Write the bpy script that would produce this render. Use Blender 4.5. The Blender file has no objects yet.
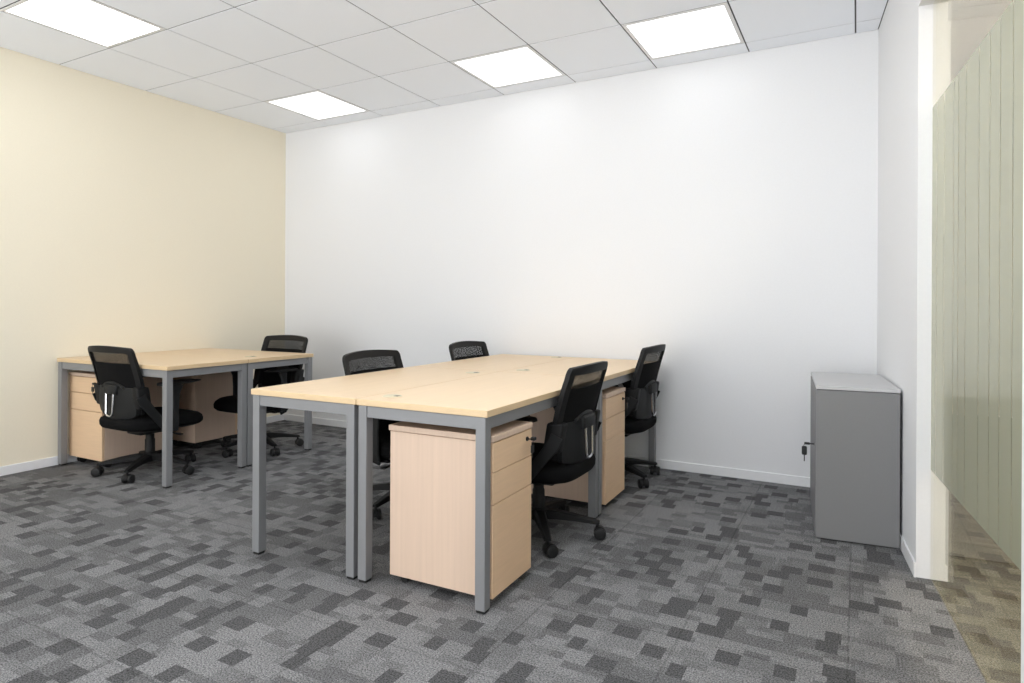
import bpy, bmesh, math, random
from mathutils import Vector, Matrix
random.seed(7)
S = bpy.context.scene
COL = S.collection
PI = math.pi

# ------------------------------------------------------------------ dimensions
H = 2.7387            # ceiling height
W = 4.915            # length of the back wall
YB = -6.6             # wall behind the camera
T = 0.6               # ceiling tile
TX, TY = 0.5955, -0.1659     # first ceiling joint from the left / back wall
RA = 0.092            # slight skew of the right wall
RT = Vector((math.sin(RA), -math.cos(RA), 0))    # along the right wall towards the camera
RN = Vector((math.cos(RA), math.sin(RA), 0))     # out of the room
RO = Vector((W, 0, 0))

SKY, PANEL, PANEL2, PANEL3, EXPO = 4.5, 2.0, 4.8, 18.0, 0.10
# ------------------------------------------------------------------ materials
MATS = {}
def mat(name, color=(.8,.8,.8), rough=.5, metal=0.0, spec=.5):
    m = bpy.data.materials.new(name); m.use_nodes = True
    b = m.node_tree.nodes['Principled BSDF']
    b.inputs['Base Color'].default_value = (*color, 1)
    b.inputs['Roughness'].default_value = rough
    b.inputs['Metallic'].default_value = metal
    b.inputs['Specular IOR Level'].default_value = spec
    MATS[name] = m
    return m
def nt(m): return m.node_tree.nodes, m.node_tree.links, m.node_tree.nodes['Principled BSDF']
def srgb(r, g, b):
    f = lambda c: ((c/255+.055)/1.055)**2.4 if c > 10 else c/255/12.92
    return (f(r), f(g), f(b))

def noise_tint(m, scale, amount, coords='Object', stretch=(1,1,1), detail=3, bump=0.0, bscale=None):
    """multiply the base colour by a soft procedural variation"""
    N, L, b = nt(m)
    tc = N.new('ShaderNodeTexCoord'); mp = N.new('ShaderNodeMapping'); mp.inputs['Scale'].default_value = stretch
    L.new(tc.outputs[coords], mp.inputs['Vector'])
    no = N.new('ShaderNodeTexNoise'); no.inputs['Scale'].default_value = scale; no.inputs['Detail'].default_value = detail
    L.new(mp.outputs[0], no.inputs['Vector'])
    mr = N.new('ShaderNodeMapRange'); mr.inputs['From Min'].default_value = .25; mr.inputs['From Max'].default_value = .75
    mr.inputs['To Min'].default_value = 1-amount; mr.inputs['To Max'].default_value = 1+amount
    L.new(no.outputs['Fac'], mr.inputs['Value'])
    mx = N.new('ShaderNodeVectorMath'); mx.operation = 'SCALE'
    mx.inputs[0].default_value = b.inputs['Base Color'].default_value[:3]
    L.new(mr.outputs[0], mx.inputs['Scale']); L.new(mx.outputs[0], b.inputs['Base Color'])
    if bump:
        bp = N.new('ShaderNodeBump'); bp.inputs['Strength'].default_value = bump; bp.inputs['Distance'].default_value = .001
        L.new(no.outputs['Fac'], bp.inputs['Height']); L.new(bp.outputs[0], b.inputs['Normal'])
    return m

noise_tint(mat('white_paint', srgb(224,225,227), .85, spec=.25), 90, .012, bump=.05)
noise_tint(mat('yellow_paint', srgb(236,228,208), .85, spec=.25), 90, .012, bump=.05)
noise_tint(mat('trim_white', srgb(228,229,231), .45), 30, .01)
noise_tint(mat('tile_white', srgb(240,244,250), .95, spec=.1), 260, .03, detail=5, bump=.25)
mat('grid_shadow', srgb(84,84,86), .9)
noise_tint(mat('maple_top', srgb(224,198,164), .38, spec=.4), 3.0, .035, stretch=(14,.8,14), detail=5)
noise_tint(mat('maple_top_x', srgb(224,198,164), .38, spec=.4), 3.0, .035, stretch=(.8,14,14), detail=5)
noise_tint(mat('maple_edge', srgb(212,186,148), .45), 6.0, .04, stretch=(3,3,10))
noise_tint(mat('maple_case', srgb(208,184,164), .5, spec=.35), 3.0, .045, stretch=(26,26,.7), detail=5)
noise_tint(mat('maple_drawer', srgb(225,193,158), .5, spec=.35), 3.0, .04, stretch=(2,2,30), detail=5)
noise_tint(mat('grey_steel', srgb(132,133,135), .42, .15, .5), 120, .015)
noise_tint(mat('cabinet_grey', srgb(122,122,123), .5, .05, .4), 120, .015)
noise_tint(mat('cabinet_lit_top_grey', srgb(184,184,185), .45, .05, .5), 120, .015)  # paler than the body: overhead light on the top put into the colour
mat('cabinet_seam', srgb(60,60,61), .6)
noise_tint(mat('black_plastic', srgb(17,17,18), .55, spec=.3), 60, .06)
noise_tint(mat('dark_plastic', srgb(27,28,29), .55, spec=.3), 60, .06)
noise_tint(mat('black_fabric', srgb(15,15,16), .95, spec=.15), 500, .25, bump=.3)
mat('rubber', srgb(16,16,17), .6)
mat('chrome', srgb(205,206,208), .22, 1.0)
mat('dark_metal', srgb(52,50,48), .35, .8)
noise_tint(mat('grommet_cover', srgb(208,198,172), .5), 80, .03)
mat('grommet_slot', srgb(66,62,52), .7)
noise_tint(mat('corridor_wall', srgb(214,203,188), .8), 40, .015)
mat('light_rim', srgb(226,226,226), .5)

# open mesh cloth of the chair backs: black threads with see-through gaps
def mesh_cloth():
    m = mat('mesh_cloth', srgb(22,22,23), .8, spec=.2); N, L, b = nt(m)
    out = [n for n in N if n.type == 'OUTPUT_MATERIAL'][0]
    tr = N.new('ShaderNodeBsdfTransparent'); mx = N.new('ShaderNodeMixShader')
    tc = N.new('ShaderNodeTexCoord'); wv = N.new('ShaderNodeTexVoronoi'); wv.inputs['Scale'].default_value = 420
    L.new(tc.outputs['Object'], wv.inputs['Vector'])
    gt = N.new('ShaderNodeMath'); gt.operation = 'LESS_THAN'; gt.inputs[1].default_value = .47
    L.new(wv.outputs['Distance'], gt.inputs[0])
    L.new(gt.outputs[0], mx.inputs[0]); L.new(b.outputs[0], mx.inputs[1]); L.new(tr.outputs[0], mx.inputs[2])
    L.new(mx.outputs[0], out.inputs['Surface'])
mesh_cloth()

def emitter(name, color, strength):
    m = bpy.data.materials.new(name); m.use_nodes = True; N = m.node_tree.nodes; L = m.node_tree.links
    N.remove(N['Principled BSDF']); e = N.new('ShaderNodeEmission')
    e.inputs['Color'].default_value = (*color, 1); e.inputs['Strength'].default_value = strength
    L.new(e.outputs[0], [n for n in N if n.type == 'OUTPUT_MATERIAL'][0].inputs['Surface'])
    MATS[name] = m
emitter('panel_glow', (.975, .988, 1.0), PANEL)
emitter('panel_glow_strong', (.965, .985, 1.0), PANEL2)
emitter('panel_glow_strongest', (.965, .985, 1.0), PANEL3)
emitter('corridor_glow', (1.0, .92, .80), 34.0)

# woven carpet tiles: staggered rectangles of three greys, speckled pile, faint tile joints
def carpet(name, light, mid, dark, tone=1.0):
    m = mat(name, (.2,.2,.2), .97, spec=.05); N, L, b = nt(m)
    def node(t, **k):
        n = N.new(t)
        for a, v in k.items(): setattr(n, a, v)
        return n
    def mth(op, a, bb=None):
        n = node('ShaderNodeMath', operation=op)
        for i, v in enumerate((a, bb)):
            if v is None: continue
            if isinstance(v, (int, float)): n.inputs[i].default_value = v
            else: L.new(v, n.inputs[i])
        return n.outputs[0]
    tc = node('ShaderNodeTexCoord'); sp = node('ShaderNodeSeparateXYZ'); L.new(tc.outputs['Object'], sp.inputs[0])
    x, y = sp.outputs[0], sp.outputs[1]
    yo = mth('ADD', y, 3.155+20*.075)
    def rnd(*v):
        cm = node('ShaderNodeCombineXYZ')
        for i, q in enumerate(v):
            if isinstance(q, (int, float)): cm.inputs[i].default_value = q
            else: L.new(q, cm.inputs[i])
        wn = node('ShaderNodeTexWhiteNoise', noise_dimensions='3D'); L.new(cm.outputs[0], wn.inputs['Vector'])
        return wn.outputs['Value']
    def fmix(f, p, q):
        n = node('ShaderNodeMix', data_type='FLOAT')
        for i, v in ((0, f), (2, p), (3, q)):
            if isinstance(v, (int, float)): n.inputs[i].default_value = v
            else: L.new(v, n.inputs[i])
        return n.outputs[0]
    # blocks: rows of 75 mm, each row cut into pairs of unequal blocks; one of a pair may be dark
    row = mth('FLOOR', mth('DIVIDE', yo, .075))
    u = mth('ADD', mth('MULTIPLY', x, 6.2), mth('MULTIPLY', rnd(row, 3.0), 7.0))
    pair = mth('FLOOR', u); fr = mth('FRACT', u)
    odd = mth('GREATER_THAN', fr, mth('ADD', mth('MULTIPLY', rnd(pair, row, 1.0), .34), .36))
    big = node('ShaderNodeTexNoise'); big.inputs['Scale'].default_value = 2.2; big.inputs['Detail'].default_value = 1; bc = node('ShaderNodeCombineXYZ'); L.new(mth('MULTIPLY', pair, .161), bc.inputs[0]); L.new(mth('MULTIPLY', row, .075), bc.inputs[1]); L.new(bc.outputs[0], big.inputs['Vector'])
    isdark = mth('MULTIPLY', odd, mth('LESS_THAN', mth('ADD', rnd(pair, row, 2.0), mth('MULTIPLY', mth('SUBTRACT', big.outputs['Fac'], .5), 1.4)), .43))
    half = mth('FLOOR', mth('DIVIDE', yo, .0375))
    tone_a = rnd(pair, mth('ADD', row, mth('MULTIPLY', odd, .37)), 4.0)
    tone_b = rnd(mth('FLOOR', mth('MULTIPLY', u, 2.1)), half, 5.0)
    patch = rnd(mth('FLOOR', mth('MULTIPLY', x, 3.1)), mth('FLOOR', mth('MULTIPLY', yo, 4.444)), 6.0)
    lightness = fmix(mth('GREATER_THAN', rnd(pair, row, 7.0), .45), tone_a, tone_b)
    lightness = fmix(.36, lightness, patch)
    cm1 = node('ShaderNodeMix', data_type='RGBA'); cm1.inputs[6].default_value = (*mid, 1); cm1.inputs[7].default_value = (*light, 1)
    st = node('ShaderNodeMapRange'); st.inputs['From Min'].default_value = .32; st.inputs['From Max'].default_value = .68; L.new(lightness, st.inputs[0])
    L.new(st.outputs[0], cm1.inputs[0])
    cm2 = node('ShaderNodeMix', data_type='RGBA'); L.new(isdark, cm2.inputs[0]); L.new(cm1.outputs[2], cm2.inputs[6]); cm2.inputs[7].default_value = (*dark, 1)
    class r1: outputs = [cm2.outputs[2]]
    # pile speckle at two scales
    n1 = node('ShaderNodeTexNoise'); n1.inputs['Scale'].default_value = 190; n1.inputs['Detail'].default_value = 3; n1.inputs['Roughness'].default_value = .75
    n2 = node('ShaderNodeTexNoise'); n2.inputs['Scale'].default_value = 1.3; n2.inputs['Detail'].default_value = 3
    L.new(tc.outputs['Object'], n1.inputs['Vector']); L.new(tc.outputs['Object'], n2.inputs['Vector'])
    mr1 = node('ShaderNodeMapRange'); mr1.inputs['From Min'].default_value = .39; mr1.inputs['From Max'].default_value = .61
    mr1.inputs['To Min'].default_value = .42*tone; mr1.inputs['To Max'].default_value = 1.62*tone
    L.new(n1.outputs['Fac'], mr1.inputs[0])
    mr2 = node('ShaderNodeMapRange'); mr2.inputs['To Min'].default_value = .9; mr2.inputs['To Max'].default_value = 1.1
    L.new(n2.outputs['Fac'], mr2.inputs[0])
    # tile joints every half metre
    def joint(c, off):
        f = mth('ABSOLUTE', mth('SUBTRACT', mth('FRACT', mth('DIVIDE', mth('ADD', c, off), .5)), .5))
        return mth('GREATER_THAN', f, .493)
    j = mth('MAXIMUM', joint(x, 20.21), joint(y, 23.17))
    jf = mth('SUBTRACT', 1.0, mth('MULTIPLY', j, .22))
    k = mth('MULTIPLY', mth('MULTIPLY', mr1.outputs[0], mr2.outputs[0]), jf)
    vm = node('ShaderNodeVectorMath', operation='SCALE'); L.new(r1.outputs[0], vm.inputs[0]); L.new(k, vm.inputs['Scale'])
    L.new(vm.outputs[0], b.inputs['Base Color'])
    bp = node('ShaderNodeBump'); bp.inputs['Strength'].default_value = .3; bp.inputs['Distance'].default_value = .002
    L.new(n1.outputs['Fac'], bp.inputs['Height']); L.new(bp.outputs[0], b.inputs['Normal'])
carpet('carpet_grey', srgb(122,122,123), srgb(100,100,101), srgb(82,82,83))
carpet('carpet_brown', srgb(134,130,116), srgb(116,112,98), srgb(94,90,78))

# clear glass: Fresnel mix of a mirror and a faintly tinted see-through pane
def glass():
    m = bpy.data.materials.new('clear_glass'); m.use_nodes = True; N = m.node_tree.nodes; L = m.node_tree.links
    N.remove(N['Principled BSDF'])
    fr = N.new('ShaderNodeFresnel'); ge = N.new('ShaderNodeNewGeometry')
    ir = N.new('ShaderNodeMapRange'); ir.inputs['To Min'].default_value = 1.5; ir.inputs['To Max'].default_value = 1/1.5   # same reflectance entering and leaving the thin pane
    L.new(ge.outputs['Backfacing'], ir.inputs['Value']); L.new(ir.outputs[0], fr.inputs['IOR'])
    gl = N.new('ShaderNodeBsdfGlossy'); gl.inputs['Roughness'].default_value = 0.0; gl.inputs['Color'].default_value = (.98,.96,.89,1)
    tr = N.new('ShaderNodeBsdfTransparent'); tr.inputs['Color'].default_value = (.97,.968,.94,1)
    mx = N.new('ShaderNodeMixShader')
    L.new(fr.outputs[0], mx.inputs[0]); L.new(tr.outputs[0], mx.inputs[1]); L.new(gl.outputs[0], mx.inputs[2])
    L.new(mx.outputs[0], [n for n in N if n.type == 'OUTPUT_MATERIAL'][0].inputs['Surface'])
    MATS['clear_glass'] = m
glass()

# frosted film with fine vertical stripes and thin clear gaps
def film():
    m = bpy.data.materials.new('frosted_film'); m.use_nodes = True; N = m.node_tree.nodes; L = m.node_tree.links
    N.remove(N['Principled BSDF'])
    tc = N.new('ShaderNodeTexCoord'); sp = N.new('ShaderNodeSeparateXYZ'); L.new(tc.outputs['Object'], sp.inputs[0])
    v = N.new('ShaderNodeTexVoronoi'); v.voronoi_dimensions = '1D'; v.feature = 'DISTANCE_TO_EDGE'; v.inputs['Scale'].default_value = 9
    v.inputs['Randomness'].default_value = .9
    L.new(sp.outputs[0], v.inputs['W'])
    gap = N.new('ShaderNodeMath'); gap.operation = 'LESS_THAN'; gap.inputs[1].default_value = .018; L.new(v.outputs['Distance'], gap.inputs[0])
    v2 = N.new('ShaderNodeTexVoronoi'); v2.voronoi_dimensions = '1D'; v2.inputs['Scale'].default_value = 9; v2.inputs['Randomness'].default_value = .9
    L.new(sp.outputs[0], v2.inputs['W'])
    sc = N.new('ShaderNodeSeparateColor'); L.new(v2.outputs['Color'], sc.inputs[0])
    mr = N.new('ShaderNodeMapRange'); mr.inputs['To Min'].default_value = .9; mr.inputs['To Max'].default_value = .98; L.new(sc.outputs[0], mr.inputs[0])
    df = N.new('ShaderNodeBsdfDiffuse'); df.inputs['Color'].default_value = (*srgb(162,167,150), 1)
    tl = N.new('ShaderNodeBsdfTranslucent'); tl.inputs['Color'].default_value = (*srgb(168,172,154), 1)
    a = N.new('ShaderNodeMixShader'); a.inputs[0].default_value = .5; L.new(df.outputs[0], a.inputs[1]); L.new(tl.outputs[0], a.inputs[2])
    fr = N.new('ShaderNodeFresnel'); ge = N.new('ShaderNodeNewGeometry'); ir = N.new('ShaderNodeMapRange'); ir.inputs['To Min'].default_value = 1.8; ir.inputs['To Max'].default_value = 1/1.8
    L.new(ge.outputs['Backfacing'], ir.inputs['Value']); L.new(ir.outputs[0], fr.inputs['IOR'])
    gs = N.new('ShaderNodeBsdfGlossy'); gs.inputs['Roughness'].default_value = .16; gs.inputs['Color'].default_value = (.96,.96,.9,1)
    a2 = N.new('ShaderNodeMixShader'); L.new(fr.outputs[0], a2.inputs[0]); L.new(a.outputs[0], a2.inputs[1]); L.new(gs.outputs[0], a2.inputs[2]); a = a2
    tr = N.new('ShaderNodeBsdfTransparent')
    op = N.new('ShaderNodeMath'); op.operation = 'MULTIPLY'
    inv = N.new('ShaderNodeMath'); inv.operation = 'SUBTRACT'; inv.inputs[0].default_value = 1.0; L.new(gap.outputs[0], inv.inputs[1])
    L.new(inv.outputs[0], op.inputs[0]); L.new(mr.outputs[0], op.inputs[1])
    mx = N.new('ShaderNodeMixShader'); L.new(op.outputs[0], mx.inputs[0]); L.new(tr.outputs[0], mx.inputs[1]); L.new(a.outputs[0], mx.inputs[2])
    L.new(mx.outputs[0], [n for n in N if n.type == 'OUTPUT_MATERIAL'][0].inputs['Surface'])
    MATS['frosted_film'] = m
film()

# ------------------------------------------------------------------ mesh helpers
def nb(): return bmesh.new()
def box(bm, x0, x1, y0, y1, z0, z1, bev=0.0, seg=2, mi=0):
    r = bmesh.ops.create_cube(bm, size=1.0); vs = r['verts']
    for v in vs:
        v.co = Vector(((x0+x1)/2 + v.co.x*(x1-x0), (y0+y1)/2 + v.co.y*(y1-y0), (z0+z1)/2 + v.co.z*(z1-z0)))
    fs = list({f for v in vs for f in v.link_faces})
    for f in fs: f.material_index = mi
    if bev:
        es = list({e for v in vs for e in v.link_edges})
        r = bmesh.ops.bevel(bm, geom=es, offset=bev, segments=seg, affect='EDGES', profile=.5)
        for f in r['faces']: f.material_index = mi
        vs = list({v for f in r['faces'] for v in f.verts} | {v for v in vs if v.is_valid})
    return vs
def cyl(bm, p, q, r0, r1=None, n=16, caps=True):
    p, q = Vector(p), Vector(q); d = q-p
    r = bmesh.ops.create_cone(bm, cap_ends=caps, segments=n, radius1=r0, radius2=r0 if r1 is None else r1, depth=d.length)
    rot = Vector((0,0,1)).rotation_difference(d.normalized()).to_matrix().to_4x4()
    M = Matrix.Translation((p+q)/2) @ rot
    bmesh.ops.transform(bm, matrix=M, verts=r['verts'])
    return r['verts']
def lathe(bm, prof, n=24, center=(0,0)):
    rings = []
    for r, z in prof:
        rings.append([bm.verts.new((center[0]+r*math.cos(2*PI*i/n), center[1]+r*math.sin(2*PI*i/n), z)) for i in range(n)])
    for a, b in zip(rings, rings[1:]):
        for i in range(n): bm.faces.new((a[i], a[(i+1)%n], b[(i+1)%n], b[i]))
    bm.faces.new(list(reversed(rings[0]))); bm.faces.new(rings[-1])
def tube(bm, pts, r, n=10):
    pts = [Vector(p) for p in pts]; rings = []
    for i, p in enumerate(pts):
        d = (pts[min(i+1, len(pts)-1)] - pts[max(i-1, 0)]).normalized()
        u = d.orthogonal().normalized() if i == 0 else (rings_u - d*rings_u.dot(d)).normalized()
        rings_u = u; w = d.cross(u)
        rings.append([bm.verts.new(p + r*(math.cos(2*PI*k/n)*u + math.sin(2*PI*k/n)*w)) for k in range(n)])
    for a, b in zip(rings, rings[1:]):
        for k in range(n): bm.faces.new((a[k], a[(k+1)%n], b[(k+1)%n], b[k]))
    bm.faces.new(list(reversed(rings[0]))); bm.faces.new(rings[-1])
def strap(bm, pts, width_dir, w, t, bev=.004):
    """flat bar following pts; w = width along width_dir (may be list), t = thickness"""
    pts = [Vector(p) for p in pts]; wd = Vector(width_dir).normalized(); rings = []
    for i, p in enumerate(pts):
        d = (pts[min(i+1, len(pts)-1)] - pts[max(i-1, 0)]).normalized()
        side = d.cross(wd).normalized(); ww = w[i] if isinstance(w, (list, tuple)) else w
        c = .3*t
        prof = [(-ww/2, -t/2+c), (-ww/2+c, -t/2), (ww/2-c, -t/2), (ww/2, -t/2+c), (ww/2, t/2-c), (ww/2-c, t/2), (-ww/2+c, t/2), (-ww/2, t/2-c)]
        rings.append([bm.verts.new(p + side*a + wd*b) for a, b in prof])
    n = 8
    for a, b in zip(rings, rings[1:]):
        for k in range(n): bm.faces.new((a[k], a[(k+1)%n], b[(k+1)%n], b[k]))
    bm.faces.new(list(reversed(rings[0]))); bm.faces.new(rings[-1])
def build(name, bm, m, parent=None, smooth=False, kind=None, label=None, loc=None):
    bmesh.ops.recalc_face_normals(bm, faces=bm.faces[:])
    me = bpy.data.meshes.new(name); bm.to_mesh(me); bm.free()
    for mm in (m if isinstance(m, (list, tuple)) else [m]): me.materials.append(MATS[mm])
    if smooth:
        for p in me.polygons: p.use_smooth = True
        try: me.set_sharp_from_angle(angle=math.radians(smooth if smooth is not True else 40))
        except Exception: pass
    o = bpy.data.objects.new(name, me); COL.objects.link(o)
    if parent: o.parent = parent
    if kind: o['kind'] = kind
    if label: o['label'] = label
    if loc: o.location = loc
    return o
def thing(name, label, cat, loc=(0,0,0), rz=0.0, group=None):
    o = bpy.data.objects.new(name, None); COL.objects.link(o)
    o.empty_display_size = .1; o.location = loc; o.rotation_euler = (0,0,rz)
    o['label'] = label; o['category'] = cat
    if group: o['group'] = group
    return o
def copy_tree(o, parent=None):
    c = o.copy(); COL.objects.link(c)
    if parent is not None: c.parent = parent
    for ch in list(o.children): copy_tree(ch, c)
    return c
def prism(bm, poly, z0, z1):
    lo = [bm.verts.new((*p, z0)) for p in poly]; hi = [bm.verts.new((*p, z1)) for p in poly]
    n = len(poly)
    for i in range(n): bm.faces.new((lo[i], lo[(i+1)%n], hi[(i+1)%n], hi[i]))
    bm.faces.new(list(reversed(lo))); bm.faces.new(hi)
def rw(s, n): p = RO + RT*s + RN*n; return (p.x, p.y)      # right wall coordinates -> plan
def rprism(bm, s0, s1, n0, n1, z0, z1): prism(bm, [rw(s0,n0), rw(s1,n0), rw(s1,n1), rw(s0,n1)], z0, z1)

# ------------------------------------------------------------------ room shell
SP = 1.2235           # where the right wall ends and the glazing begins
SM = 2.530             # centre of the white post at the other side of the pane
ZH = 2.345            # underside of the bulkhead over the glass
WT = 0.112            # thickness of the right wall
SE = 6.7
bm = nb(); prism(bm, [(-.1,.1), (-.1,YB-.1), rw(SE,.056), rw(-.12,.056)], -.06, 0); build('floor', bm, 'carpet_grey', kind='structure')
bm = nb(); box(bm, -.12, W+.02, 0, .1, -.06, H+.1); build('wall_back', bm, 'white_paint', kind='structure')
bm = nb(); box(bm, -.12, 0, YB, 0, -.06, H+.1); build('wall_left', bm, 'yellow_paint', kind='structure')
WX0, WX1, WZ0, WZ1 = .25, 5.2, .12, 2.2      # unseen window, added in the wall behind the camera as fill light
bm = nb()
box(bm, -.12, WX0, YB-.1, YB, -.06, H+.1); box(bm, WX1, 5.7, YB-.1, YB, -.06, H+.1)
box(bm, WX0, WX1, YB-.1, YB, -.06, WZ0); box(bm, WX0, WX1, YB-.1, YB, WZ1, H+.1)
build('wall_front', bm, 'white_paint', kind='structure')
w2 = bpy.data.objects.new('fill_window', None); COL.objects.link(w2); w2['kind'] = 'structure'
bm = nb(); e = .05
for x0, x1, z0, z1 in [(WX0,WX1,WZ0,WZ0+e), (WX0,WX1,WZ1-e,WZ1)] + [(WX0+(WX1-WX0-e)*k/4, WX0+(WX1-WX0-e)*k/4+e, WZ0, WZ1) for k in range(5)]:
    box(bm, x0, x1, YB-.08, YB-.03, z0, z1, .003, 1)
build('fill_window_frame', bm, 'trim_white', w2)
pa = bpy.data.lights.new('fill_window_portal', 'AREA'); pa.shape = 'RECTANGLE'; pa.size = WX1-WX0; pa.size_y = WZ1-WZ0
po = bpy.data.objects.new('fill_window_portal', pa); COL.objects.link(po); pa.cycles.is_portal = True       # guides sky light through the opening
po.location = ((WX0+WX1)/2, YB-.09, (WZ0+WZ1)/2); po.rotation_euler = (PI/2, 0, 0)
bm = nb()
rprism(bm, 0, SP, 0, WT, 0, H+.1)                  # solid wall up to the glazing
rprism(bm, SP, SM+.05, 0, WT, ZH, H+.1)            # bulkhead over the glass
rprism(bm, SM+.05, SE, 0, WT, 0, H+.1)             # wall beside the camera
build('wall_right', bm, 'white_paint', kind='structure')
# baseboards
BH, BT = .06, .012
bm = nb(); box(bm, 0, W, -BT, 0, 0, BH, .003); build('baseboard_back', bm, 'trim_white', kind='structure')
bm = nb(); box(bm, 0, BT, YB, -BT, 0, BH, .003); build('baseboard_left', bm, 'trim_white', kind='structure')
bm = nb(); rprism(bm, BT, SP+.004, -BT*.6, 0, 0, BH); build('baseboard_right', bm, 'trim_white', kind='structure')

# suspended ceiling: separate tiles with shadow joints, one mesh
LIGHTS = [(0,0), (3,0), (5,0), (0,3), (3,3), (5,3), (0,6), (3,6), (5,6)]
bm = nb()
GX, GY = .0042, .0044
xs = [TX + T*k for k in range(-1, 9)]; ys = [TY - T*j for j in range(-1, 12)]
def xr(y): return W + math.tan(RA)*(-y)
for i in range(len(xs)-1):
    for j in range(len(ys)-1):
        if (i-1, j-1) in LIGHTS: continue
        x0, x1, y1, y0 = xs[i]+GX, xs[i+1]-GX, ys[j]-GY, ys[j+1]+GY
        x0, y1, y0 = max(x0, .004), min(y1, -.004), max(y0, YB+.004)
        if y1-y0 < .01: continue
        a0, a1 = min(x1, xr(y0)-.006), min(x1, xr(y1)-.006)
        if a1-x0 < .01: continue
        prism(bm, [(x0,y0), (a0,y0), (a1,y1), (x0,y1)], H, H+.003)
build('ceiling', bm, 'tile_white', kind='structure')
bm = nb(); prism(bm, [(-.1,.1), (-.1,YB-.1), rw(SE,.02), rw(-.12,.02)], H+.0034, H+.06)
build('ceiling_void', bm, 'grid_shadow', kind='structure')

# square LED panels
def make_panel(glow):
    r = thing('ceiling_light', '', 'ceiling light')
    bm = nb(); e = .2955; w = .022
    for x0, x1, y0, y1 in ((-e,e,-e,-e+w), (-e,e,e-w,e), (-e,-e+w,-e+w,e-w), (e-w,e,-e+w,e-w)): box(bm, x0, x1, y0, y1, -.001, .003, .001, 1)
    build('light_frame', bm, 'light_rim', r)
    bm = nb(); k = e-w+.001; box(bm, -k, k, -k, k, .0005, .003); build('diffuser', bm, glow, r)
    return r
pl = ['square white ceiling light panel in the far left corner near the yellow wall', 'square white ceiling light panel by the back wall, the middle one of three',
      'square white ceiling light panel by the back wall, nearest the glass partition', 'white ceiling light panel at the top left, cut off by the picture edge',
      'white ceiling light panel overhead, in front of the middle one by the back wall', 'white ceiling light panel overhead, in front of the one nearest the glass partition',
      'white ceiling light panel behind the viewer along the yellow wall', 'white ceiling light panel behind the viewer over the room centre', 'white ceiling light panel behind the viewer near the right wall']
P0 = make_panel('panel_glow'); P1 = make_panel('panel_glow_strong'); P2 = make_panel('panel_glow_strongest')
for n, (i, j) in enumerate(LIGHTS):
    src = P0 if j == 0 else P1 if i < 5 else P2
    o = src if n in (0, 3, 5) else copy_tree(src)
    o.location = (TX+T*(i+.5), TY-T*(j+.5), H); o['label'] = pl[n]; o['group'] = 'square ceiling light panels'

# glazing in the right wall: one big pane with a striped frosted film band
win = bpy.data.objects.new('window_1', None); COL.objects.link(win); win['kind'] = 'structure'
win.location = (*rw(SP, .056), 0); win.rotation_euler = (0, 0, RA - PI/2)       # local x runs along the wall towards the camera
GL = SM - .03 - SP
bm = nb(); box(bm, .0, GL, -.005, .005, .0005, ZH); build('glass_pane', bm, 'clear_glass', win)
bm = nb(); vs = [bm.verts.new(p) for p in ((.004,-.0062,.447), (GL-.004,-.0062,.447), (GL-.004,-.0062,1.922), (.004,-.0062,1.922))]; bm.faces.new(vs)
build('frosted_film', bm, 'frosted_film', win)
bm = nb(); rprism(bm, SM-.03, SM+.05, -.004, WT+.004, 0, ZH); build('trim_1', bm, 'trim_white', kind='structure')

# corridor behind the glass
CW = 1.75
bm = nb(); rprism(bm, -3.6, SE, .057, CW+.1, -.06, -.0005); build('floor_corridor', bm, 'carpet_brown', kind='structure')
bm = nb(); rprism(bm, -3.6, SE, CW, CW+.1, 0, H); build('wall_corridor', bm, 'corridor_wall', kind='structure')
bm = nb(); rprism(bm, -3.7, -3.6, .02, CW+.1, 0, H); build('wall_corridor_end', bm, 'corridor_wall', kind='structure')
bm = nb(); rprism(bm, SE, SE+.1, .02, CW+.1, 0, H); build('wall_corridor_near', bm, 'corridor_wall', kind='structure')
bm = nb(); rprism(bm, -3.6, 0, .0, WT, 0, H); build('wall_corridor_side', bm, 'corridor_wall', kind='structure')
bm = nb(); rprism(bm, -3.7, SE+.1, WT-.03, CW+.1, H-.02, H+.05); build('ceiling_corridor', bm, 'tile_white', kind='structure')
cl = thing('corridor_fill_light', 'unseen warm fill light in the corridor beyond the glass partition', 'ceiling light', (*rw(3.4, .95), H-.02), RA-PI/2)  # unseen lamps added to light the corridor and, through the glass, the drawer fronts
bm = nb(); box(bm, -.62, .62, -.17, .17, -.02, 0, .003); build('light_frame', bm, 'light_rim', cl)
bm = nb(); box(bm, -.6, .6, -.15, .15, -.024, -.019); build('diffuser', bm, 'corridor_glow', cl)
cl2 = copy_tree(cl); cl2.location = (*rw(.7, .95), H-.02); cl2['label'] = 'unseen warm fill light further along the corridor beyond the glass'
for q in (cl, cl2): q['group'] = 'corridor fill lights'

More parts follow.
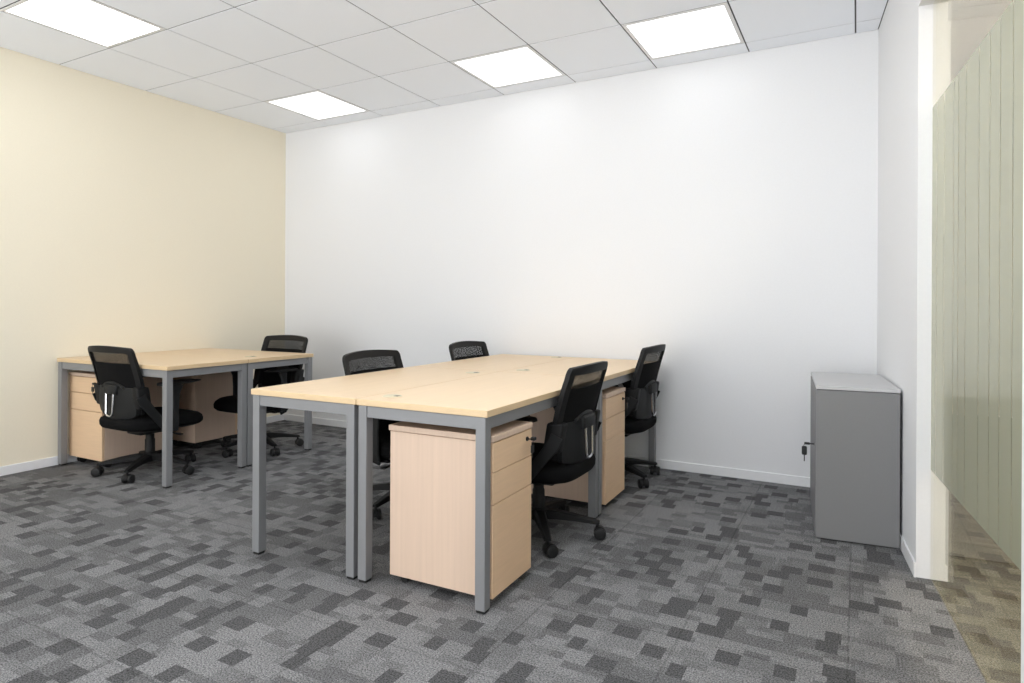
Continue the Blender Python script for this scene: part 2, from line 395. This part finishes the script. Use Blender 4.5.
# ------------------------------------------------------------------ desks
DH, TT = .732, .025
def make_desk(label, group, x0, x1, y0, y1, grom, parent_loc, rz, grain):
    """desk drawn in the frame of its cluster; the Empty sits at the middle of its footprint"""
    cx, cy = (x0+x1)/2, (y0+y1)/2
    c, s = math.cos(rz), math.sin(rz)
    r = thing('office_desk', label, 'desk', (parent_loc[0]+c*cx-s*cy, parent_loc[1]+s*cx+c*cy, 0), rz, group)
    a, b = (x1-x0)/2, (y1-y0)/2
    top = nb(); box(top, -a, a, -b, b, DH-TT, DH, .002, 2)
    for f in top.faces:
        if abs(f.normal.z) < .5: f.material_index = 1
    tp = build('tabletop', top, [grain, 'maple_edge'], r)
    e, ey, L = .009, .003, .041
    for sx in (-1, 1):
        for sy in (-1, 1):
            X0, X1 = sorted((sx*(a-e), sx*(a-e-L))); Y0, Y1 = sorted((sy*(b-ey), sy*(b-ey-L)))
            bm = nb(); box(bm, X0, X1, Y0, Y1, .011, DH-TT-.001, .002, 2); lg = build('leg', bm, 'grey_steel', r)
            bm = nb(); box(bm, X0+.003, X1-.003, Y0+.003, Y1-.003, 0, .011, .002, 1); build('foot', bm, 'rubber', lg)
    rh = .046; zt = DH-TT-.001
    for sy in (-1, 1):
        Y0, Y1 = sorted((sy*(b-ey-.004), sy*(b-ey-.034)))
        bm = nb(); box(bm, -a+e+L, a-e-L, Y0, Y1, zt-rh, zt, .002, 2); build('rail', bm, 'grey_steel', r)
    for sx in (-1, 1):
        X0, X1 = sorted((sx*(a-e-.004), sx*(a-e-.034)))
        bm = nb(); box(bm, X0, X1, -b+ey+L, b-ey-L, zt-rh, zt, .002, 2); build('rail', bm, 'grey_steel', r)
    gx, gy = grom[0]-cx, grom[1]-cy
    bm = nb(); lathe(bm, [(.040, DH-.004), (.040, DH+.0015), (.037, DH+.003), (.004, DH+.003)], 28, (gx, gy))
    g = build('cable_grommet', bm, 'grommet_cover', r, smooth=30)
    bm = nb(); box(bm, gx+.012, gx+.034, gy-.012, gy+.012, DH+.002, DH+.0038, .001, 1); build('cable_slot', bm, 'grommet_slot', g)
    return r
MR = .0165; MO = (3.6555, -2.3603)       # corner of the four-desk island nearest the camera
ms = 3.0502 - 3.6555; ml = 2.4472 - 3.6555; g2 = .002
IG = 'desks of the four-desk island'
MID, LEN = 1.190, 2.343
make_desk('maple desk of the island nearest the camera, at its right front corner', IG, ms+g2, 0, 0, MID, (ms+.085, .125), MO, MR, 'maple_top')
make_desk('maple desk of the island at its left front corner', IG, ml, ms-g2, 0, MID, (ms-.095, MID-.13), MO, MR, 'maple_top')
make_desk('maple desk of the island at the back right, touching the white back wall', IG, ms+g2, 0, MID+.008, LEN, (ms+.085, MID+.135), MO, MR, 'maple_top')
make_desk('maple desk of the island at the back left, touching the white back wall', IG, ml, ms-g2, MID+.008, LEN, (ms-.11, LEN-.09), MO, MR, 'maple_top')
LR = 0.016; LO = (1.1975, -1.9573)
lw = .012 - 1.1975; l1, l2 = -1.3729+1.9573, -.776+1.9573
WG = 'pair of desks by the yellow wall'
make_desk('maple desk by the yellow wall, the nearer of the two pushed together', WG, lw, 0, 0, l1-.002, (.12-1.1975, .44), LO, LR, 'maple_top_x')
make_desk('maple desk by the yellow wall, the farther of the two pushed together', WG, lw, 0, l1+.002, l2, (1.03-1.1975, l1+.16), LO, LR, 'maple_top_x')

# ------------------------------------------------------------------ mobile pedestals (front faces local -y)
def make_pedestal(label, w, d, loc, rz, z0=.034):
    r = thing('drawer_pedestal', label, 'drawer unit', (*loc, 0), rz, 'mobile drawer pedestals')
    z1, zt = .606, .631
    bm = nb(); box(bm, -w/2, w/2, .019, d, z0, z1, .0015, 1); build('carcass', bm, 'maple_case', r)
    bm = nb(); box(bm, -w/2-.004, w/2+.004, -.003, d+.006, z1+.002, zt, .003, 2)
    build('top_panel', bm, 'maple_case', r)
    cuts = [z0, .378, .496, z1]
    for a, b in zip(cuts, cuts[1:]):
        bm = nb(); box(bm, -w/2, w/2, 0, .0175, a+.0015, b-.0015, .0012, 1); dr = build('drawer', bm, 'maple_drawer', r)
        if b == z1:
            kx, kz = w/2-.045, z1-.035
            bm = nb(); cyl(bm, (kx, .001, kz), (kx, -.005, kz), .009, n=18); build('lock', bm, 'dark_metal', dr, smooth=35)
            bm = nb()
            cyl(bm, (kx, -.004, kz), (kx, -.020, kz), .0028, n=8)
            box(bm, kx-.006, kx+.013, -.038, -.018, kz-.004, kz+.009, .003, 2)
            tube(bm, [(kx-.002,-.03,kz), (kx-.008,-.032,kz-.012), (kx-.01,-.03,kz-.022)], .0012, 6)
            vs = box(bm, kx-.022, kx+.004, -.033, -.027, kz-.052, kz-.02, .0025, 2)
            box(bm, kx-.011, kx-.006, -.0315, -.0285, kz-.072, kz-.05, .001, 1)
            build('key', bm, 'rubber', dr)
    for sx in (-1, 1):
        for yy in (.06, d-.05):
            bm = nb(); X = sx*(w/2-.045)
            box(bm, X-.017, X+.017, yy-.017, yy+.017, z0-.003, z0+.001)
            for q in (-.011, .011): cyl(bm, (X+q-.006, yy, z0/2), (X+q+.006, yy, z0/2), z0/2, n=18)
            build('caster', bm, 'rubber', r, smooth=35)
    return r
make_pedestal('maple drawer pedestal under the nearest island desk, full side panel facing the camera', .322, .470, (3.645, -2.142), PI/2+MR)
make_pedestal('maple drawer pedestal under the back right island desk, between the two right-hand chairs', .335, .455, (3.622, -.890), PI/2+MR)
make_pedestal('maple drawer pedestal with its drawers facing out under the nearer desk by the yellow wall', .384, .43, (.213, -1.897), LR, .052)
make_pedestal('maple drawer pedestal seen from behind under the farther desk by the yellow wall', .375, .379, (.225, -.852), PI+LR, .052)

# ------------------------------------------------------------------ grey storage cabinet by the right wall
CR, CWd, CD, CH = .090, .346, .690, .732
cab = thing('storage_cabinet', 'low grey metal cabinet standing against the right wall with a key in its door', 'cabinet', (4.642, -.9395, 0), CR)
bm = nb(); box(bm, .0, CWd, 0, CD, .006, CH-.02, .002, 2); build('body', bm, 'cabinet_grey', cab)
bm = nb(); box(bm, -.002, CWd+.001, .000, CD, CH-.017, CH, .0008, 1); build('top_panel', bm, 'cabinet_lit_top_grey', cab)
bm = nb(); box(bm, .03, CWd-.01, .01, CD-.01, 0, .006); build('plinth', bm, 'cabinet_seam', cab)
for a, b in ((.016, CD/2-.0015), (CD/2+.0015, CD-.016)):
    bm = nb(); box(bm, -.004, .002, a, b, .012, CH-.022, .0012, 2); dr = build('door', bm, 'cabinet_grey', cab)
    if a < .1:
        ky, kz = .11, .43
        bm = nb(); cyl(bm, (0, ky, kz), (-.005, ky, kz), .010, n=18); build('lock', bm, 'dark_metal', dr, smooth=35)
        bm = nb(); cyl(bm, (-.004, ky, kz), (-.028, ky, kz), .0032, n=8); box(bm, -.05, -.024, ky-.003, ky+.003, kz-.006, kz+.006, .002, 1)
        tube(bm, [(-.044,ky,kz), (-.052,ky,kz-.01), (-.05,ky,kz-.02)], .0014, 6)
        box(bm, -.061, -.037, ky-.004, ky+.004, kz-.058, kz-.014, .006, 2); box(bm, -.0515, -.0465, ky-.002, ky+.002, kz-.09, kz-.055, .001, 1)
        build('key', bm, 'rubber', dr)

# ------------------------------------------------------------------ task chairs (face local +y)
BZ0, BZ1 = .415, .845
def back_pt(u, z, off=0.0):
    """point on the curved backrest; u -1..1 across, off = distance behind the front surface"""
    t = (z-BZ0)/(BZ1-BZ0)
    w = .195 + .045*min(1, t*2.2) - .012*max(0, t-.55)
    rc = .038
    if z > BZ1-rc:
        k = (z-(BZ1-rc))/rc; w -= rc*(1-math.sqrt(max(0, 1-k*k)))*.85
    y = -.203 - .084*t - .018*math.sin(PI*min(1,t*1.15)) * -1 * .6
    y += .050*(abs(u)**2.2)*(1-.25*t)
    crown = .010*(1-u*u)*max(0, (t-.8)/.2)
    return Vector((u*w, y-off, z - .010*max(0,(t-.8)/.2) + crown))
def back_grid(bm, us, zs, keep, thick, off=0.0):
    F = {}; B = {}
    for i, u in enumerate(us):
        for j, z in enumerate(zs):
            F[i,j] = back_pt(u, z, off); B[i,j] = back_pt(u, z, off+thick)
    vF, vB = {}, {}
    def gv(d, src, k):
        if k not in d: d[k] = bm.verts.new(src[k])
        return d[k]
    cells = {(i,j) for i in range(len(us)-1) for j in range(len(zs)-1) if keep((us[i]+us[i+1])/2, (zs[j]+zs[j+1])/2)}
    for i, j in cells:
        q = [(i,j), (i+1,j), (i+1,j+1), (i,j+1)]
        bm.faces.new([gv(vF, F, k) for k in reversed(q)])
        if thick:
            bm.faces.new([gv(vB, B, k) for k in q])
            for (di, dj), (a, b) in {(-1,0):(3,0), (1,0):(1,2), (0,-1):(0,1), (0,1):(2,3)}.items():
                if (i+di, j+dj) not in cells:
                    bm.faces.new([gv(vF, F, q[a]), gv(vF, F, q[b]), gv(vB, B, q[b]), gv(vB, B, q[a])])
def lin(a, b, n): return [a+(b-a)*i/n for i in range(n+1)]

def make_chair():
    r = thing('task_chair', '', 'chair')
    # star base
    bm = nb(); lathe(bm, [(.030,.070), (.042,.078), (.045,.105), (.038,.128), (.030,.134)], 24)
    for k in range(5):
        a = 2*PI*k/5; R = Matrix.Rotation(a, 4, 'Z'); st = len(bm.verts)
        rings = []
        for d, hw, zt, zb in ((.025,.030,.126,.082), (.09,.026,.122,.084), (.17,.022,.110,.080), (.24,.018,.096,.074), (.283,.016,.087,.069), (.296,.012,.084,.071)):
            c = .35*hw
            rings.append([bm.verts.new(R @ Vector((d, y, z))) for y, z in ((-hw,zb), (hw,zb), (hw,zt-c), (hw-c,zt), (-hw+c,zt), (-hw,zt-c))])
        for p, q in zip(rings, rings[1:]):
            for i in range(6): bm.faces.new((p[i], p[(i+1)%6], q[(i+1)%6], q[i]))
        bm.faces.new(rings[-1]); bm.faces.new(list(reversed(rings[0])))
    base = build('star_base', bm, 'black_plastic', r, smooth=40)
    def caster_mesh():
        bm = nb()
        cyl(bm, (0,0,.05), (0,0,.074), .007, n=10)
        # hood over the wheels
        n = 9; prev = None
        for i in range(n+1):
            a = math.radians(-12+200*i/n); yy, zz = .0295*math.cos(a)-.012, .0275+.0295*math.sin(a)
            cur = [bm.verts.new((x, yy, zz)) for x in (-.011, .011)] + [bm.verts.new((x, yy*.72-.003, .0275+(zz-.0275)*.75)) for x in (.011, -.011)]
            if prev:
                for k in range(4): bm.faces.new((prev[k], prev[(k+1)%4], cur[(k+1)%4], cur[k]))
            else: bm.faces.new(list(reversed(cur)))
            prev = cur
        bm.faces.new(prev)
        box(bm, -.004, .004, -.026, .006, .024, .05)
        return bm
    def wheel_mesh(x):
        bm = nb(); w = .009; R0 = .0275
        prof = [(R0-.004, -w), (R0, -w+.003), (R0, w-.003), (R0-.004, w), (.010, w+.001)]
        rings = []
        for rr, xx in [(.010, -w-.001)] + prof:
            rings.append([bm.verts.new((x+xx, -.012+rr*math.cos(2*PI*i/20), .0275+rr*math.sin(2*PI*i/20))) for i in range(20)])
        for p, q in zip(rings, rings[1:]):
            for i in range(20): bm.faces.new((p[i], p[(i+1)%20], q[(i+1)%20], q[i]))
        bm.faces.new(rings[0]); bm.faces.new(rings[-1])
        return bm
    proto = None; swivel = (.4, 1.9, -.9, 2.7, .9)
    for k in range(5):
        if proto is None:
            proto = build('caster', caster_mesh(), 'black_plastic', r, smooth=35)
            build('wheel', wheel_mesh(-.0205), 'rubber', proto, smooth=35); build('wheel', wheel_mesh(.0205), 'rubber', proto, smooth=35); c = proto
        else: c = copy_tree(proto, r)
        a = 2*PI*k/5; c.location = (.284*math.cos(a), .284*math.sin(a), 0); c.rotation_euler = (0,0,swivel[k])
    # gas lift
    bm = nb(); lathe(bm, [(.030,.118), (.030,.215), (.026,.222), (.026,.25), (.016,.252), (.016,.292)], 20); build('gas_lift', bm, 'black_plastic', r, smooth=40)
    # tilt mechanism with lever and tension knob
    bm = nb(); box(bm, -.075, .075, -.11, .10, .262, .296, .010, 3); cyl(bm, (0,.10,.276), (0,.145,.276), .020, n=16)
    for sx in (-1,1): box(bm, min(sx*.03,sx*.225), max(sx*.03,sx*.225), -.02, .045, .284, .297, .003, 1)
    mech = build('tilt_mechanism', bm, 'black_plastic', r, smooth=35)
    bm = nb(); tube(bm, [(.07,.03,.277), (.16,.035,.274), (.20,.04,.268), (.235,.042,.266)], .005, 8); box(bm, .222, .268, .030, .056, .262, .271, .003, 2)
    build('lever', bm, 'black_plastic', mech, smooth=35)
    # seat: rounded-square cushion, waterfall front, on a thin shell
    def seat_ring(hw, yf, yb, z, n=56, ex=4.4, dip=0.0):
        out = []
        for i in range(n):
            a = 2*PI*i/n; c, s = math.cos(a), math.sin(a)
            x = hw*math.copysign(abs(c)**(2/ex), c); yy = math.copysign(abs(s)**(2/ex), s)
            y = (yf+yb)/2 + yy*(yf-yb)/2
            x *= 1 - .06*max(0, -yy)
            z2 = z - dip*max(0, (y-.10)/.17)**2
            out.append(Vector((x, y, z2)))
        return out
    def loft(bm, rings):
        vr = [[bm.verts.new(p) for p in q] for q in rings]; n = len(vr[0])
        for a, b in zip(vr, vr[1:]):
            for i in range(n): bm.faces.new((a[i], a[(i+1)%n], b[(i+1)%n], b[i]))
        bm.faces.new(list(reversed(vr[0]))); bm.faces.new(vr[-1])
    bm = nb()
    loft(bm, [seat_ring(.215,.235,-.20,.312), seat_ring(.235,.258,-.232,.316,dip=.012), seat_ring(.246,.270,-.243,.334,dip=.018), seat_ring(.247,.272,-.245,.358,dip=.02),
              seat_ring(.242,.264,-.238,.376,dip=.02), seat_ring(.225,.245,-.205,.388,dip=.018), seat_ring(.19,.20,-.165,.393,dip=.010), seat_ring(.10,.10,-.08,.389)])
    build('seat', bm, 'black_fabric', r, smooth=60)
    bm = nb(); loft(bm, [seat_ring(.15,.16,-.13,.294), seat_ring(.21,.23,-.18,.300,dip=.008), seat_ring(.232,.255,-.212,.312,dip=.012), seat_ring(.228,.25,-.208,.317,dip=.012)])
    build('seat_shell', bm, 'black_plastic', r, smooth=60)
    # backrest frame (ring), mesh window, closed lower panel
    zs = lin(BZ0, .735, 12) + lin(.735, .803, 4)[1:] + lin(.803, BZ1-.038, 1)[1:] + [BZ1-.038+.038*math.sin(PI/2*k/8) for k in range(1, 9)]
    us = lin(-1, -.86, 3) + lin(-.86, .86, 16)[1:] + lin(.86, 1, 3)[1:]
    bm = nb(); back_grid(bm, us, zs, lambda u, z: abs(u) > .86 or z > .803 or z < .45, .022)
    bf = build('back_frame', bm, 'black_plastic', r, smooth=50)
    bm = nb(); back_grid(bm, lin(-.89,.89,16), lin(.735, .807, 4), lambda u, z: True, .0018, .004); build('back_mesh', bm, 'mesh_cloth', r, smooth=60, label='see-through black mesh strip at the top of the backrest')
    bm = nb(); back_grid(bm, lin(-.89,.89,16), lin(.44, .737, 10), lambda u, z: True, .012, .003); build('back_panel', bm, 'black_fabric', r, smooth=60)
    # lower shell carrying the lumbar unit
    bm = nb(); rows = []
    for z, hw, of in ((.392,.130,.024), (.400,.168,.030), (.425,.192,.033), (.47,.202,.033), (.52,.204,.031), (.56,.198,.028), (.585,.18,.025)):
        row_b = []
        for u in lin(-1, 1, 12):
            zz = z - .018*(1-u*u)*(1 if z < .45 else 0)
            p = back_pt(0, max(zz, BZ0)); e = .030*u*u
            row_b.append((Vector((u*hw, p.y - of + e, zz)), Vector((u*hw, p.y - .010 + e, zz))))
        rows.append(row_b)
    vB = [[bm.verts.new(a) for a, b in q] for q in rows]; vF = [[bm.verts.new(b) for a, b in q] for q in rows]
    nR, nC = len(rows), len(rows[0])
    for i in range(nR-1):
        for j in range(nC-1):
            bm.faces.new((vB[i][j], vB[i][j+1], vB[i+1][j+1], vB[i+1][j])); bm.faces.new((vF[i][j], vF[i+1][j], vF[i+1][j+1], vF[i][j+1]))
    for i in range(nR-1):
        bm.faces.new((vB[i][0], vB[i+1][0], vF[i+1][0], vF[i][0])); bm.faces.new((vB[i][-1], vF[i][-1], vF[i+1][-1], vB[i+1][-1]))
    for j in range(nC-1):
        bm.faces.new((vB[0][j], vF[0][j], vF[0][j+1], vB[0][j+1])); bm.faces.new((vB[-1][j], vB[-1][j+1], vF[-1][j+1], vF[-1][j]))
    build('lower_shell', bm, 'dark_plastic', r, smooth=50)
    # lumbar adjuster: arched band, block, chrome loop
    bm = nb(); pts = []; 
    for u in lin(-1, 1, 14):
        p = back_pt(0, .60); pts.append((u*.115, p.y-.016+.010*u*u, .612-.030*u*u))
    strap(bm, pts, (0,0,1), .022, .018)
    lb = build('lumbar_band', bm, 'dark_plastic', r, smooth=40)
    yb = back_pt(0, .58).y
    bm = nb(); vs = box(bm, -.070, .070, yb-.040, yb+.004, .538, .602, .012, 3)
    for v in vs: v.co.x = v.co.x*(1 - .12*((.602-v.co.z)/.064))
    build('lumbar_block', bm, 'dark_plastic', r, smooth=40)
    bm = nb(); pts = []
    for k in range(13):
        a = PI + PI*k/12; pts.append((.034*math.cos(a), yb-.036, .428+.024*math.sin(a)))
    pts = [(-.040, yb-.032, .545)] + pts + [(.040, yb-.032, .545)]
    strap(bm, pts, (0,1,0), .012, .014)
    build('chrome_loop', bm, 'chrome', r, smooth=40, label='chrome loop hanging from the lumbar block')
    for sx in (-1, 1):
        # bracket at the side of the back, flat bar down to the seat, armrest
        bm = nb(); vs = box(bm, min(sx*.176,sx*.236), max(sx*.176,sx*.236), -.222, -.140, .455, .59, .012, 3)
        for v in vs: v.co.y += (v.co.z-.52)*-.16
        build('side_bracket', bm, 'black_plastic', r, smooth=40)
        bm = nb(); strap(bm, [(sx*.236,-.205,.535), (sx*.240,-.190,.50), (sx*.243,-.135,.43), (sx*.243,-.075,.355), (sx*.240,-.03,.300), (sx*.228,.0,.287)], (1,0,0), [.062,.062,.054,.050,.048,.046], .011)
        build('support_bar', bm, 'dark_plastic', r, smooth=40)
        bm = nb(); strap(bm, [(sx*.230,-.005,.290), (sx*.258,-.004,.298), (sx*.267,-.004,.335), (sx*.268,-.002,.45), (sx*.268,.002,.54), (sx*.268,.012,.594)], (1,0,0), [.055,.055,.052,.046,.052,.085], .018)
        ar = build('armrest', bm, 'dark_plastic', r, smooth=40)
        bm = nb(); rr = []
        for y, hw, zt, zb in ((-.115,.018,.604,.596), (-.105,.032,.612,.592), (-.03,.037,.618,.592), (.06,.037,.619,.594), (.125,.033,.616,.600), (.165,.020,.610,.603)):
            c = .3*(zt-zb)
            rr.append([bm.verts.new((sx*.268+x, y, z)) for x, z in ((-hw,zb+c), (-hw+c,zb), (hw-c,zb), (hw,zb+c), (hw,zt-c), (hw-c*1.5,zt), (-hw+c*1.5,zt), (-hw,zt-c))])
        for p, q in zip(rr, rr[1:]):
            for i in range(8): bm.faces.new((p[i], p[(i+1)%8], q[(i+1)%8], q[i]))
        bm.faces.new(list(reversed(rr[0]))); bm.faces.new(rr[-1])
        build('arm_pad', bm, 'rubber', ar, smooth=40)
    return r
CHAIRS = [
    # x, y, facing (deg, 0 = +y), direction of one base arm (deg, world), label
    (3.455, -1.530,  90,  16.6, 'black mesh task chair on the right of the island, the one nearer the camera'),
    (3.437, -.388,   90,  40.8, 'black mesh task chair on the right of the island, close to the white wall'),
    (.722, -1.764,   0,   14.6, 'black mesh task chair at the desks by the yellow wall, back towards the viewer'),
    (.806, -.966,   180, -17.8, 'black mesh task chair beyond the desks by the yellow wall, facing the viewer'),
    (2.628, -1.488,  -90, -87., 'black mesh task chair behind the left of the island, the one nearer the viewer'),
    (2.600, -.425,   -90, -20., 'black mesh task chair behind the far left corner of the island, only its top showing'),
]
C0 = make_chair()
for i, (x, y, fa, ba, lab) in enumerate(CHAIRS):
    o = C0 if i == 0 else copy_tree(C0)
    o.location = (x, y, 0); o.rotation_euler = (0, 0, math.radians(fa))
    d = math.radians(ba - fa)
    k = 0
    for ch in o.children:
        nm = ch.name.split('.')[0]
        if nm == 'star_base': ch.rotation_euler = (0, 0, d)
        elif nm == 'caster':
            a = d + 2*PI*k/5; ch.location = (.284*math.cos(a), .284*math.sin(a), 0); ch.rotation_euler = (0, 0, (.4, 1.9, -.9, 2.7, .9)[k] + i*1.3); k += 1
    lift = {1: .022, 3: .014}.get(i, 0)          # gas lifts set a little higher
    for ch in o.children:
        if ch.name.split('.')[0] not in ('star_base', 'caster', 'gas_lift'): ch.location.z += lift
    o['label'] = lab; o['group'] = 'black task chairs'

# ------------------------------------------------------------------ world, camera
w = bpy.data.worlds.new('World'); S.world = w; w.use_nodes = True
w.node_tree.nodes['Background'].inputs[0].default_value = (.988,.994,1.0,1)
# overcast sky above, made brighter below the horizon to throw light onto the ceiling
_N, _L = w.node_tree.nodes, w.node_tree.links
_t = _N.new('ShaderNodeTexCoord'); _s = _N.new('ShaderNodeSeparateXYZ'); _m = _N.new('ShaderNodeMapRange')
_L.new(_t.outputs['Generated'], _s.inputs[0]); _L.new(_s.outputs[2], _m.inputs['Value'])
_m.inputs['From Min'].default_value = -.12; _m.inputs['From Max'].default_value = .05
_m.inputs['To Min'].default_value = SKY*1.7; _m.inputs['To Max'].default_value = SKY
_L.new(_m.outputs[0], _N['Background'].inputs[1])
cam = bpy.data.cameras.new('Camera'); co = bpy.data.objects.new('Camera', cam); COL.objects.link(co)
cam.sensor_width = 36; cam.lens = 36*635.77/1024; cam.shift_y = -(341.5-304.85)/1024
cam.clip_start = .02
co.matrix_world = Matrix.Translation((4.8114, -4.3079, 1.1103)) @ Matrix.Rotation(.4975, 4, 'Z') @ Matrix.Rotation(PI/2, 4, 'X') @ Matrix.Rotation(.005, 4, 'Z')
S.camera = co
vs = S.view_settings
vs.view_transform = 'Standard'; vs.look = 'None'; vs.gamma = 1; vs.use_curve_mapping = False; vs.exposure = EXPO
S.cycles.max_bounces = 10; S.cycles.diffuse_bounces = 6; S.cycles.transparent_max_bounces = 16
